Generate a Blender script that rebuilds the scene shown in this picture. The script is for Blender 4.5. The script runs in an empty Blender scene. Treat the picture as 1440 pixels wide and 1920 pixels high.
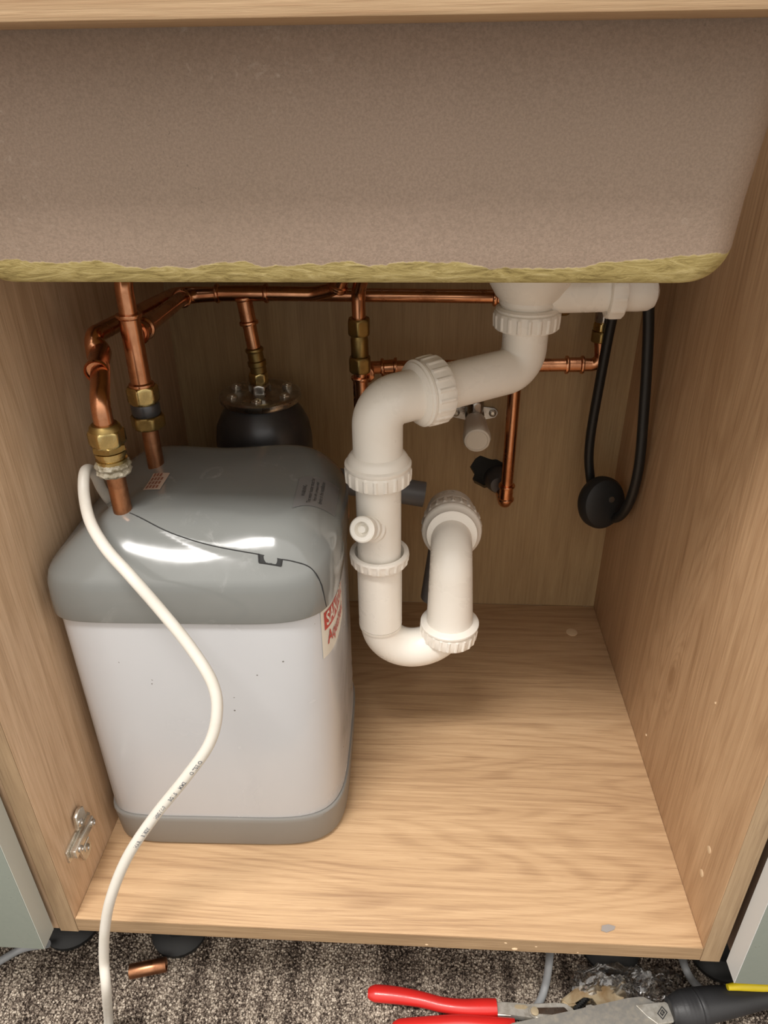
import bpy, bmesh, math, random
from mathutils import Vector, Matrix, noise
random.seed(7)
PI = math.pi
S = bpy.context.scene
COL = S.collection

# ------------------------------------------------------------------ camera, world, lights, exposure
CAM = Vector((0.0280132, -0.3770991, 0.6521015))
RR = Vector((0.99855843, 0.05273177, -0.01002093))
DD = Vector((0.01759512, -0.49795658, -0.86702345))
FF = Vector((-0.05070967, 0.86559725, -0.49816656))
FPX = 1365.448
cd = bpy.data.cameras.new('camera'); cam = bpy.data.objects.new('camera', cd); COL.objects.link(cam)
m = Matrix((RR, -DD, -FF)).transposed().to_4x4(); m.translation = CAM
cam.matrix_world = m
cd.sensor_fit = 'HORIZONTAL'; cd.sensor_width = 36; cd.lens = FPX/1440*36; cd.clip_start = 0.01
S.camera = cam
S.view_settings.view_transform = 'Standard'; S.view_settings.look = 'None'
S.view_settings.gamma = 1; S.view_settings.use_curve_mapping = False
S.view_settings.exposure = 0.0

w = bpy.data.worlds.new('room_light'); S.world = w; w.use_nodes = True
bg = w.node_tree.nodes['Background']; bg.inputs[0].default_value = (1, .945, .875, 1); bg.inputs[1].default_value = 1.22
# room ambience: brighter overhead than along the walls
_n = w.node_tree; _t = _n.nodes.new('ShaderNodeTexCoord'); _x = _n.nodes.new('ShaderNodeSeparateXYZ'); _m = _n.nodes.new('ShaderNodeMapRange')
_n.links.new(_t.outputs['Generated'], _x.inputs[0]); _n.links.new(_x.outputs[2], _m.inputs[0])
for _i, _v in enumerate((0, .8, .66, 1.95)): _m.inputs[_i+1].default_value = _v
_n.links.new(_m.outputs[0], bg.inputs[1])

def area(name, loc, target, sx, sy, power, col=(1, .965, .925)):
    l = bpy.data.lights.new(name, 'AREA'); l.shape = 'RECTANGLE'; l.size = sx; l.size_y = sy
    l.energy = power; l.color = col
    o = bpy.data.objects.new(name, l); COL.objects.link(o); o.location = loc
    o.rotation_euler = (Vector(target)-Vector(loc)).to_track_quat('-Z', 'Y').to_euler()
    return o
area('ceiling_panel', (-.45, -.72, 2.25), (-.45, -.72, 0), .8, .35, 46)

# ------------------------------------------------------------------ pixel to world (depth plane) helper for measured positions
def ray(px, py): return FF + RR*((px-720)/FPX) + DD*((py-960)/FPX)
def at(px, py, Y):
    d = ray(px, py); return CAM + d*((Y-CAM.y)/d.y)
def flat(px, py, Z):
    d = ray(px, py); return CAM + d*((Z-CAM.z)/d.z)

# ------------------------------------------------------------------ materials
def newmat(name):
    mt = bpy.data.materials.new(name); mt.use_nodes = True
    nt = mt.node_tree; return mt, nt, nt.nodes['Principled BSDF']
def ND(nt, t, **kw):
    n = nt.nodes.new(t)
    for k, v in kw.items(): setattr(n, k, v)
    return n
def mathn(nt, op, a, b=None, c=None, clamp=False):
    n = ND(nt, 'ShaderNodeMath', operation=op); n.use_clamp = clamp
    for i, v in enumerate((a, b, c)):
        if v is None: continue
        if isinstance(v, (int, float)): n.inputs[i].default_value = v
        else: nt.links.new(v, n.inputs[i])
    return n.outputs[0]
def noisen(nt, vec, scale, detail=3, rough=.5, dist=0.):
    n = ND(nt, 'ShaderNodeTexNoise'); n.inputs['Scale'].default_value = scale
    n.inputs['Detail'].default_value = detail; n.inputs['Roughness'].default_value = rough
    n.inputs['Distortion'].default_value = dist
    if vec is not None: nt.links.new(vec, n.inputs['Vector'])
    return n.outputs[0]
def ramp(nt, fac, stops):
    r = ND(nt, 'ShaderNodeValToRGB'); nt.links.new(fac, r.inputs[0])
    e = r.color_ramp.elements
    e[0].position, e[0].color = stops[0][0], (*stops[0][1], 1); e[1].position, e[1].color = stops[-1][0], (*stops[-1][1], 1)
    for p, c in stops[1:-1]:
        x = e.new(p); x.color = (*c, 1)
    return r.outputs[0]
def mapr(nt, v, a, b, c, d):
    n = ND(nt, 'ShaderNodeMapRange'); nt.links.new(v, n.inputs[0])
    for i, x in enumerate((a, b, c, d)): n.inputs[i+1].default_value = x
    return n.outputs[0]
def mixc(nt, f, a, b, mode='MIX'):
    n = ND(nt, 'ShaderNodeMix', data_type='RGBA', blend_type=mode)
    for i, v in ((0, f), (6, a), (7, b)):
        if isinstance(v, (int, float)): n.inputs[i].default_value = v
        elif isinstance(v, tuple): n.inputs[i].default_value = (*v, 1)
        else: nt.links.new(v, n.inputs[i])
    return n.outputs[2]
def objvec(nt, scale=(1, 1, 1), loc=(0, 0, 0)):
    tc = ND(nt, 'ShaderNodeTexCoord'); mp = ND(nt, 'ShaderNodeMapping')
    mp.inputs['Scale'].default_value = scale; mp.inputs['Location'].default_value = loc
    nt.links.new(tc.outputs['Object'], mp.inputs[0]); return mp.outputs[0]
def bump(nt, b, h, strength, dist):
    n = ND(nt, 'ShaderNodeBump'); n.inputs['Strength'].default_value = strength; n.inputs['Distance'].default_value = dist
    nt.links.new(h, n.inputs['Height']); nt.links.new(n.outputs[0], b.inputs['Normal'])

def oak(name, axis, cl=(.60, .405, .235), cm=(.50, .325, .18), cdk=(.34, .205, .11), seed=0., fig=1.0, rough=.5, knot=None, pore=.45):
    mt, nt, b = newmat(name)
    def sc(g, c): return tuple(g if i == axis else c for i in range(3))
    off = (seed, seed*.7, seed*1.3)
    n1 = noisen(nt, objvec(nt, sc(.95, 8), off), 1, 2.5, .5, .12)
    kf = None
    if knot:
        sp_ = ND(nt, 'ShaderNodeSeparateXYZ'); nt.links.new(objvec(nt), sp_.inputs[0])
        dy = mathn(nt, 'MULTIPLY', mathn(nt, 'SUBTRACT', sp_.outputs[1], knot[0]), 1/knot[2]); dz = mathn(nt, 'MULTIPLY', mathn(nt, 'SUBTRACT', sp_.outputs[2], knot[1]), 1/knot[3])
        kf = mathn(nt, 'EXPONENT', mathn(nt, 'MULTIPLY', mathn(nt, 'ADD', mathn(nt, 'MULTIPLY', dy, dy), mathn(nt, 'MULTIPLY', dz, dz)), -1.))
        n1 = mathn(nt, 'MULTIPLY_ADD', kf, .11, n1)
    ringp = mathn(nt, 'MULTIPLY', n1, 210.)
    ring = mathn(nt, 'SINE', ringp)
    ring = mapr(nt, ring, -.2, 1, 0, 1)
    fine = noisen(nt, objvec(nt, sc(12, 480), off), 1, 4, .7)
    med = noisen(nt, objvec(nt, sc(5, 90), off), 1, 3, .6)
    big = noisen(nt, objvec(nt, sc(1.2, 14), (seed+4, seed, seed)), 1, 2, .5)
    a = mathn(nt, 'MULTIPLY_ADD', ring, .13*fig, mathn(nt, 'MULTIPLY', med, .62))
    a = mathn(nt, 'MULTIPLY_ADD', big, .42, a)
    a = mathn(nt, 'MULTIPLY_ADD', fine, .85, a)
    if kf: a = mathn(nt, 'MULTIPLY_ADD', mathn(nt, 'POWER', kf, 6.), .6, a)
    col = ramp(nt, mathn(nt, 'SUBTRACT', a, .585), [(.15, cl), (.45, cm), (.78, cdk)])
    pores = mapr(nt, noisen(nt, objvec(nt, sc(30, 900), off), 1, 2, .5), .58, .70, 0, pore)
    col = mixc(nt, pores, col, cdk)
    nt.links.new(col, b.inputs['Base Color']); b.inputs['Roughness'].default_value = rough
    b.inputs['Specular IOR Level'].default_value = .35
    bump(nt, b, mathn(nt, 'ADD', fine, med), .35, .0008)
    return mt
M = {}
M['oak_base'] = oak('oak_grain_across', 0, seed=2.3, fig=1.15)
M['oak_side'] = oak('oak_grain_upright', 2, seed=5.1, cl=(.66, .47, .31), cm=(.55, .375, .235), cdk=(.39, .25, .14))
M['oak_side_r'] = oak('oak_grain_upright_right', 2, seed=9.4, knot=(.189, .310, .014, .034), cl=(.60, .40, .235), cm=(.49, .31, .175), cdk=(.35, .205, .105))
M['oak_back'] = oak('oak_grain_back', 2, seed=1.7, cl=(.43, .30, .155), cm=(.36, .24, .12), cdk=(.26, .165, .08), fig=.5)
M['edge_h'] = oak('oak_band_across', 0, seed=3.7, cl=(.44, .30, .175), cm=(.34, .225, .125), cdk=(.22, .13, .07), fig=.5)
M['edge_v'] = oak('oak_band_upright', 2, seed=6.7, cl=(.44, .315, .19), cm=(.35, .24, .14), cdk=(.22, .14, .08), fig=.5)
M['oak_edge'] = oak('oak_grain_edge', 0, seed=7.7, cl=(.50, .35, .21), cm=(.40, .265, .15), fig=.4)

def simple(name, col, rough=.4, metal=0., spec=.5, nz=None, bumps=None, coat=0., sss=0.):
    mt, nt, b = newmat(name)
    b.inputs['Base Color'].default_value = (*col, 1); b.inputs['Roughness'].default_value = rough
    b.inputs['Metallic'].default_value = metal; b.inputs['Specular IOR Level'].default_value = spec
    b.inputs['Coat Weight'].default_value = coat
    if nz:                                   # (scale, amount, second colour)
        n = noisen(nt, objvec(nt), nz[0], 4, .6, .3)
        nt.links.new(mixc(nt, mapr(nt, n, .42, .42+nz[1], 0, 1), col, nz[2]), b.inputs['Base Color'])
        nt.links.new(mapr(nt, n, .3, .7, max(.02, rough-.07), rough+.1), b.inputs['Roughness'])
    if bumps:
        bump(nt, b, noisen(nt, objvec(nt), bumps[0], 3, .6), bumps[1], bumps[2])
    return mt
M['copper'] = simple('copper', (.72, .36, .20), .22, 1., nz=(38, .3, (.46, .20, .10)), bumps=(90, .08, .001))
M['copper_dull'] = simple('dull_copper', (.52, .25, .13), .34, 1., nz=(60, .25, (.30, .13, .065)))
M['brass'] = simple('brass', (.60, .46, .20), .24, 1., nz=(70, .3, (.40, .30, .13)))
M['brass_dull'] = simple('dull_brass', (.38, .27, .10), .38, 1., nz=(70, .3, (.26, .18, .07)))
M['steel'] = simple('steel', (.55, .53, .50), .28, 1., nz=(60, .3, (.36, .34, .31)))
M['steel_bright'] = simple('bright_zinc', (.72, .68, .60), .3, .9, nz=(200, .3, (.55, .50, .42)))
M['vessel'] = simple('vessel_paint', (.085, .085, .09), .34, .6, nz=(25, .4, (.06, .06, .065)))
M['waste'] = simple('white_polypropylene', (.86, .82, .75), .3, 0, .45, nz=(30, .5, (.83, .785, .71)), bumps=(60, .04, .002))
M['tank_white'] = simple('white_enamel', (.575, .59, .615), .2, 0, .5, nz=(12, .6, (.55, .565, .59)))
M['tank_grey'] = simple('grey_plastic', (.20, .208, .20), .13, 0, .5, nz=(16, .5, (.185, .193, .186)), bumps=(30, .03, .002))
M['seam'] = simple('seam_dark', (.02, .02, .02), .8)
M['tank_base'] = simple('grey_base_plastic', (.235, .225, .208), .38, 0, .4)
M['grey_waste'] = simple('grey_waste_pipe', (.17, .17, .178), .4)
M['cable'] = simple('white_flex', (.68, .65, .59), .42, 0, .4, nz=(55, .5, (.62, .58, .50)))
M['cable_grey'] = simple('grey_flex', (.30, .31, .32), .45)
M['ink'] = simple('grey_ink', (.16, .17, .19), .7)
M['black'] = simple('black_rubber', (.012, .012, .012), .55)
M['black_gloss'] = simple('black_hose', (.010, .010, .010), .42)
M['black_grip'] = simple('black_grip', (.028, .028, .03), .48, bumps=(700, .25, .0005))
M['yellow'] = simple('yellow_grip', (.80, .62, .02), .42)
M['red'] = simple('red_dipped_grip', (.62, .022, .018), .30, 0, .5, nz=(25, .5, (.50, .02, .017)), coat=.2)
M['tool_steel'] = simple('worn_tool_steel', (.56, .54, .49), .36, .45, nz=(130, .25, (.36, .33, .28)), bumps=(300, .15, .0005))
M['tool_rust'] = simple('oily_tool_steel', (.50, .41, .27), .38, .3, nz=(50, .3, (.30, .19, .09)), bumps=(200, .2, .0005))
M['blade'] = simple('dusty_blade', (.25, .24, .22), .5, .3, nz=(220, .3, (.33, .30, .25)))
M['ptfe'] = simple('sealing_tape', (.46, .42, .33), .35, 0, nz=(120, .2, (.17, .14, .08)), bumps=(260, .8, .002))
M['sticker'] = simple('cream_sticker', (.72, .68, .59), .4)
M['sticker_grey'] = simple('grey_label', (.185, .182, .182), .3)
M['sticker_pink'] = simple('pink_label', (.56, .44, .36), .5)
M['logo_red'] = simple('red_print', (.50, .06, .045), .5)
M['dark_print'] = simple('black_print', (.03, .03, .032), .6)
M['brown_print'] = simple('red_brown_print', (.27, .11, .07), .6)
M['green'] = simple('sage_door', (.27, .31, .275), .34, 0, .4, nz=(200, .6, (.26, .30, .265)))
M['green_edge'] = simple('sage_door_edge', (.46, .48, .44), .4)
M['door_edge_white'] = simple('white_door_edge', (.62, .63, .62), .4)
M['carcass'] = simple('neighbour_carcass', (.23, .15, .10), .6)
M['beige_plug'] = simple('beige_plug', (.62, .45, .28), .5)
M['grey_scrap'] = simple('grey_scrap', (.30, .27, .25), .8)
M['wall'] = simple('plaster', (.35, .32, .28), .9)
M['knob'] = simple('cream_knob', (.72, .66, .56), .42)

# tapering dirt on plastic lid: pale dust smears
def dusty(mt, amt, scale, col=(.62, .62, .60), th=.575):
    nt = mt.node_tree; b = nt.nodes['Principled BSDF']
    old = b.inputs['Base Color'].links[0].from_socket
    n = noisen(nt, objvec(nt, (1, .6, 1.4)), scale, 6, .72, 1.2)
    n2 = noisen(nt, objvec(nt, loc=(3, 1, 2)), 9, 2, .5)
    f = mathn(nt, 'MULTIPLY', mapr(nt, n, th, th+.14, 0, amt), mapr(nt, n2, .5, .68, 0, 1))
    nt.links.new(mixc(nt, f, old, col), b.inputs['Base Color'])
    old = b.inputs['Roughness'].links[0].from_socket
    nt.links.new(mathn(nt, 'MULTIPLY_ADD', f, .5, old), b.inputs['Roughness'])
dusty(M['tank_grey'], .55, 26)
def specks(mt, scale, th, col):
    nt = mt.node_tree; b = nt.nodes['Principled BSDF']
    l = b.inputs['Base Color'].links
    old = l[0].from_socket if l else tuple(b.inputs['Base Color'].default_value)[:3]
    v = ND(nt, 'ShaderNodeTexVoronoi'); v.inputs['Scale'].default_value = scale
    nt.links.new(objvec(nt), v.inputs['Vector'])
    rs = noisen(nt, objvec(nt, loc=(7, 7, 7)), scale*.45, 1, .5)
    f = mathn(nt, 'MULTIPLY', mathn(nt, 'LESS_THAN', v.outputs['Distance'], th), mathn(nt, 'GREATER_THAN', rs, .56))
    nt.links.new(mixc(nt, f, old, col), b.inputs['Base Color'])
specks(M['tank_white'], 60, .055, (.20, .19, .18))
specks(M['tank_base'], 60, .06, (.06, .055, .05))

# sink composite with raw olive edge
def sink_material():
    mt, nt, b = newmat('composite_sink')
    v = objvec(nt)
    grain = noisen(nt, v, 700, 3, .7); mott = noisen(nt, v, 16, 4, .6); tone = noisen(nt, v, 5, 2, .5)
    body = mixc(nt, mapr(nt, tone, .35, .65, 0, 1), (.320, .240, .182), (.352, .262, .204))
    body = mixc(nt, mapr(nt, grain, .35, .65, 0, .5), body, (.19, .142, .105))
    pale = mathn(nt, 'MULTIPLY', mapr(nt, noisen(nt, v, 120, 5, .75, .8), .58, .72, 0, .6), mapr(nt, noisen(nt, objvec(nt, (1, 1, .5), (3, 0, 0)), 11, 2, .5), .56, .70, 0, 1))
    body = mixc(nt, pale, body, (.48, .40, .33))
    dark = mathn(nt, 'MULTIPLY', mapr(nt, noisen(nt, v, 420, 2, .5), .68, .72, 0, .35), mapr(nt, noisen(nt, v, 8, 2, .5), .5, .6, 0, 1))
    body = mixc(nt, dark, body, (.06, .045, .04))
    sx = ND(nt, 'ShaderNodeSeparateXYZ'); nt.links.new(v, sx.inputs[0])
    lim = mathn(nt, 'MULTIPLY_ADD', noisen(nt, objvec(nt, (1, 1, .3)), 26, 4, .62), .016, .5690-.0080)
    # the raw edge climbs towards both ends of the bowl
    ax = mathn(nt, 'ABSOLUTE', mathn(nt, 'ADD', sx.outputs[0], .02))
    lim = mathn(nt, 'ADD', lim, mathn(nt, 'MULTIPLY', mathn(nt, 'MAXIMUM', mathn(nt, 'SUBTRACT', ax, .15), 0.), .07))
    f = mapr(nt, mathn(nt, 'SUBTRACT', lim, sx.outputs[2]), -.0004, .0004, 0, 1)
    streak = noisen(nt, objvec(nt, (40, 40, 240)), 1, 4, .65, 1.5)
    edge = ramp(nt, streak, [(.3, (.17, .125, .04)), (.5, (.35, .275, .105)), (.7, (.47, .385, .18))])
    nt.links.new(mixc(nt, f, body, edge), b.inputs['Base Color'])
    b.inputs['Roughness'].default_value = .62; b.inputs['Specular IOR Level'].default_value = .3
    bump(nt, b, mathn(nt, 'MULTIPLY_ADD', streak, mathn(nt, 'MULTIPLY', f, 2.5), grain), .35, .0008)
    return mt
M['sink'] = sink_material()

def carpet_material():
    mt, nt, b = newmat('loop_carpet')
    v = objvec(nt)
    n = noisen(nt, v, 300, 3, .75); st = noisen(nt, objvec(nt, (34, 5, 1)), 1, 3, .6)
    f = mathn(nt, 'MULTIPLY_ADD', st, .45, mathn(nt, 'SUBTRACT', n, .225))
    col = ramp(nt, f, [(.36, (.028, .020, .016)), (.45, (.125, .095, .076)), (.53, (.31, .255, .205)), (.62, (.60, .525, .435))])
    nt.links.new(col, b.inputs['Base Color']); b.inputs['Roughness'].default_value = .95; b.inputs['Specular IOR Level'].default_value = .1
    return mt
M['carpet'] = carpet_material()

def film_material():
    mt, nt, b = newmat('clear_film')
    out = nt.nodes['Material Output']
    g = ND(nt, 'ShaderNodeBsdfGlossy'); g.inputs['Roughness'].default_value = .16; g.inputs[0].default_value = (.9, .9, .9, 1)
    t = ND(nt, 'ShaderNodeBsdfTransparent'); t.inputs[0].default_value = (.93, .93, .93, 1)
    fr = ND(nt, 'ShaderNodeFresnel'); fr.inputs[0].default_value = 1.5
    mx = ND(nt, 'ShaderNodeMixShader')
    nt.links.new(mathn(nt, 'MULTIPLY_ADD', fr.outputs[0], 2.0, .08, clamp=True), mx.inputs[0])
    nt.links.new(t.outputs[0], mx.inputs[1]); nt.links.new(g.outputs[0], mx.inputs[2])
    df = ND(nt, 'ShaderNodeBsdfTranslucent'); df.inputs[0].default_value = (.9, .9, .9, 1)
    m2 = ND(nt, 'ShaderNodeMixShader'); m2.inputs[0].default_value = .06
    nt.links.new(mx.outputs[0], m2.inputs[1]); nt.links.new(df.outputs[0], m2.inputs[2])
    nt.links.new(m2.outputs[0], out.inputs[0]); nt.nodes.remove(b)
    return mt
M['film'] = film_material()

# ------------------------------------------------------------------ object helpers
def tag(o, label=None, cat=None, group=None, kind=None):
    if label: o['label'] = label
    if cat: o['category'] = cat
    if group: o['group'] = group
    if kind: o['kind'] = kind
    return o
def thing(name, label, cat, loc=(0, 0, 0), rz=0., group=None):
    o = bpy.data.objects.new(name, None); COL.objects.link(o); o.location = loc; o.rotation_euler = (0, 0, rz)
    o.empty_display_size = .02
    return tag(o, label, cat, group)
def obj(name, bm, mat, parent=None, smooth=35, world=True):
    """link a bmesh built in world coordinates; under a parent it is moved into the parent's space"""
    me = bpy.data.meshes.new(name)
    bmesh.ops.recalc_face_normals(bm, faces=bm.faces)
    bm.to_mesh(me); bm.free(); me.materials.append(mat)
    if smooth:
        for p in me.polygons: p.use_smooth = True
        me.set_sharp_from_angle(angle=math.radians(smooth))
    o = bpy.data.objects.new(name, me); COL.objects.link(o)
    if parent is not None:
        o.parent = parent
        if world:
            mw = Matrix.LocRotScale(parent.location, parent.rotation_euler, None)
            pp = parent.parent
            while pp is not None:
                mw = Matrix.LocRotScale(pp.location, pp.rotation_euler, None) @ mw; pp = pp.parent
            me.transform(mw.inverted())
    return o
def NB(): return bmesh.new()
def box(bm, x0, x1, y0, y1, z0, z1, bev=0.):
    r = bmesh.ops.create_cube(bm, size=1)
    for v in r['verts']:
        v.co = Vector((x0+(v.co.x+.5)*(x1-x0), y0+(v.co.y+.5)*(y1-y0), z0+(v.co.z+.5)*(z1-z0)))
    if bev:
        es = list({e for v in r['verts'] for e in v.link_edges})
        bmesh.ops.bevel(bm, geom=es, offset=bev, segments=2, affect='EDGES', profile=.5)
    return bm
def fillet(pts, rad, n=10):
    pts = [Vector(p) for p in pts]
    if isinstance(rad, (int, float)): rad = [rad]*len(pts)
    out = [pts[0]]
    for i in range(1, len(pts)-1):
        a, b, c = pts[i-1], pts[i], pts[i+1]
        u = (a-b).normalized(); v = (c-b).normalized(); ang = u.angle(v)
        if rad[i] <= 0 or ang > PI-.02: out.append(b); continue
        d = min(rad[i]/math.tan(ang/2), (a-b).length*.499, (c-b).length*.499); r = d*math.tan(ang/2)
        bis = (u+v).normalized(); cen = b+bis*(r/math.sin(ang/2))
        p0 = b+u*d-cen; p1 = b+v*d-cen; tot = p0.angle(p1); ax = p0.cross(p1).normalized()
        for k in range(n+1): out.append(cen+Matrix.Rotation(tot*k/n, 3, ax) @ p0)
    out.append(pts[-1]); return out
def spline(pts, n=8):
    pts = [Vector(p) for p in pts]; P = [pts[0]*2-pts[1]]+pts+[pts[-1]*2-pts[-2]]; out = []
    for i in range(1, len(P)-2):
        for k in range(n):
            t = k/n; a, b, c, d = P[i-1], P[i], P[i+1], P[i+2]
            out.append(.5*((2*b)+(c-a)*t+(2*a-5*b+4*c-d)*t*t+(3*b-a-3*c+d)*t**3))
    out.append(pts[-1]); return out
def tube(bm, path, r, segs=24, caps=True, hollow=0., flatz=1.):
    path = [Vector(p) for p in path]
    q = [path[0]]
    for p in path[1:]:
        if (p-q[-1]).length > 1e-5: q.append(p)
    path = q; n = len(path)
    rs = r if isinstance(r, (list, tuple)) else [r]*n
    if len(rs) != n: rs = [rs[min(len(rs)-1, int(i*(len(rs)-1)/(n-1)+.5))] for i in range(n)]
    T = [((path[min(i+1, n-1)]-path[i]).normalized()+(path[i]-path[max(i-1, 0)]).normalized()).normalized() for i in range(n)]
    up = Vector((0, 0, 1)) if abs(T[0].z) < .9 else Vector((0, 1, 0))
    N = (up-T[0]*up.dot(T[0])).normalized(); rings = []
    for i in range(n):
        if i: N = (N-T[i]*N.dot(T[i])).normalized()
        B = T[i].cross(N)
        rings.append([bm.verts.new(path[i]+(N*math.cos(2*PI*k/segs)*flatz+B*math.sin(2*PI*k/segs))*rs[i]) for k in range(segs)])
    for a, b in zip(rings, rings[1:]):
        for k in range(segs): bm.faces.new((a[k], a[(k+1) % segs], b[(k+1) % segs], b[k]))
    if caps:
        bm.faces.new(rings[0][::-1]); bm.faces.new(rings[-1])
    return bm
def frame(ax):
    ax = Vector(ax).normalized(); up = Vector((0, 0, 1)) if abs(ax.z) < .9 else Vector((0, 1, 0))
    n = (up-ax*up.dot(ax)).normalized(); return ax, n, ax.cross(n)
def lathe(bm, prof, o, ax, segs=32, mod=None, rot=0., caps=True):
    """prof: list of (distance along axis, radius)"""
    o = Vector(o); A, N, B = frame(ax); rings = []
    for j, (t, r) in enumerate(prof):
        ring = []
        for k in range(segs):
            a = 2*PI*k/segs+rot; rr = r*(mod(k, j) if mod else 1)
            ring.append(bm.verts.new(o+A*t+(N*math.cos(a)+B*math.sin(a))*rr))
        rings.append(ring)
    for a, b in zip(rings, rings[1:]):
        for k in range(segs): bm.faces.new((a[k], a[(k+1) % segs], b[(k+1) % segs], b[k]))
    if caps: bm.faces.new(rings[0][::-1]); bm.faces.new(rings[-1])
    return bm
def hexnut(bm, o, ax, h, af, rot=0.):
    R = af/2/math.cos(PI/6)
    # six flats with a turned chamfer on both faces
    n = 48; c = af/2
    def flat_r(k): 
        a = 2*PI*k/n; return c/math.cos(((a+PI/6) % (PI/3))-PI/6)
    def mod(k, j): return flat_r(k)
    top = lambda k, f: min(flat_r(k), c*(1.0+.155*f))
    return lathe(bm, [(0, 1), (h*.07, 1), (h*.18, 1), (h*.82, 1), (h*.93, 1), (h, 1)], o, ax, n, lambda k, j: (c*.97, top(k, .45), top(k, 1.), top(k, 1.), top(k, .45), c*.97)[j], rot=rot)
def bead(bm, o, ax, r, h=.004, s=1.22):
    """rolled bead of a pressed fitting"""
    return lathe(bm, [(-h*.6, r), (-h*.35, r*s*.96), (0, r*s), (h*.35, r*s*.96), (h*.6, r)], o, ax, 28)
def ribnut(bm, o, ax, h, r, ribs=20, bore=.0):
    seg = ribs*6
    def mod(k, j):
        return 1.0 if j in (0, 1, 5, 6) else (1.035 if (k % 6) in (0, 1) else 1.0)
    prof = [(0, r*.90), (h*.06, r*.97), (h*.18, r*.985), (h*.5, r*.985), (h*.86, r*.97), (h*.95, r*.95), (h, r*.84)]
    lathe(bm, prof, o, ax, seg, mod)
    return bm
def text_mesh(txt, size, bold=0.0):
    c = bpy.data.curves.new('t', 'FONT'); c.body = txt; c.size = size; c.align_x = 'CENTER'; c.align_y = 'CENTER'
    c.offset = bold; c.resolution_u = 3
    o = bpy.data.objects.new('t', c); COL.objects.link(o)
    dg = bpy.context.evaluated_depsgraph_get(); me = bpy.data.meshes.new_from_object(o.evaluated_get(dg))
    bm = bmesh.new(); bm.from_mesh(me)
    bpy.data.objects.remove(o); bpy.data.curves.remove(c); bpy.data.meshes.remove(me)
    return bm
def merge(dst, src):
    me = bpy.data.meshes.new('x'); src.to_mesh(me); src.free(); dst.from_mesh(me); bpy.data.meshes.remove(me)
def outline(bm, pts, o, U, V, th):
    """extruded polygon: pts in (u,v), thickness along U x V"""
    U = Vector(U); V = Vector(V); W = U.cross(V).normalized(); o = Vector(o)
    lo = [bm.verts.new(o+U*a+V*b) for a, b in pts]; hi = [bm.verts.new(o+U*a+V*b+W*th) for a, b in pts]
    f = [bm.faces.new(lo[::-1]), bm.faces.new(hi)]
    n = len(pts)
    for i in range(n): bm.faces.new((lo[i], lo[(i+1) % n], hi[(i+1) % n], hi[i]))
    return bm

# ------------------------------------------------------------------ setting: carpet and wall
CZ = -.168
W = .282; DEP = .4912
bm = NB(); box(bm, -1.6, 1.6, -1.6, .60, CZ-.02, CZ-.003)
tag(obj('floor', bm, M['carpet'], smooth=0), 'grey brown loop pile carpet floor in front of the cabinet', kind='structure')
bm = NB(); box(bm, -1.6, 1.6, .60, .62, CZ-.02, 1.4)
tag(obj('wall_back', bm, M['wall'], smooth=0), 'plain wall behind the cabinet', kind='structure')
def carpet():
    bm = bmesh.new(); vs = []; fs = []
    rnd = random.Random(3)
    step = .0027
    x = -.52
    while x < .56:
        y = -.13
        while y < .30:
            cx = x+rnd.uniform(-1, 1)*.0010; cy = y+rnd.uniform(-1, 1)*.0010
            r = rnd.uniform(.0013, .0019); h = rnd.uniform(.0022, .0042); tx = rnd.uniform(-.0008, .0008); ty = rnd.uniform(-.0008, .0008)
            b = len(vs); a0 = rnd.uniform(0, PI)
            for k in range(4):
                a = a0+k*PI/2; vs.append((cx+math.cos(a)*r, cy+math.sin(a)*r, CZ-.003))
            for k in range(4):
                a = a0+k*PI/2+.4; vs.append((cx+tx+math.cos(a)*r*1.05, cy+ty+math.sin(a)*r*1.05, CZ-.003+h*.6))
            vs.append((cx+tx, cy+ty, CZ-.003+h))
            for k in range(4):
                k2 = (k+1) % 4; fs.append((b+k, b+k2, b+4+k2, b+4+k)); fs.append((b+4+k, b+4+k2, b+8))
            y += step
        x += step
    me = bpy.data.meshes.new('carpet_pile'); me.from_pydata(vs, [], fs); me.materials.append(M['carpet'])
    for p in me.polygons: p.use_smooth = True
    o = bpy.data.objects.new('carpet_pile', me); COL.objects.link(o)
    tag(o, 'speckled grey brown carpet pile under the front of the cabinet', 'carpet', kind='stuff')
carpet()

# ------------------------------------------------------------------ sink cabinet
TOPZ = .699
cab = thing('sink_cabinet', 'light oak open-fronted sink base cabinet holding the white and grey heater', 'cabinet', (0, 0, CZ))
bm = NB(); box(bm, -W, W, 0, DEP, -.018, 0, .0008); bp = obj('base_panel', bm, M['oak_base'], cab, 30)
bm = NB(); box(bm, -W, W, -.0007, 0, -.0176, -.0006); obj('edge_band', bm, M['edge_h'], bp, 0)
bm = NB(); box(bm, -W-.018, -W, 0, .57, -.020, TOPZ, .0008); sp = obj('side_panel', bm, M['oak_side'], cab, 30)
bm = NB(); box(bm, -W-.0174, -W-.0006, -.0007, 0, -.0196, TOPZ-.0005); obj('edge_band', bm, M['edge_v'], sp, 0)
bm = NB(); box(bm, W, W+.018, 0, .57, -.0195, TOPZ, .0008); sp = obj('side_panel', bm, M['oak_side_r'], cab, 30)
bm = NB(); box(bm, W+.0006, W+.0174, -.0007, 0, -.0191, TOPZ-.0005); obj('edge_band', bm, M['edge_v'], sp, 0)
bm = NB(); box(bm, -W, W, 0, .040, .681, TOPZ, .0006); obj('front_rail', bm, M['oak_edge'], cab, 30)
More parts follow.
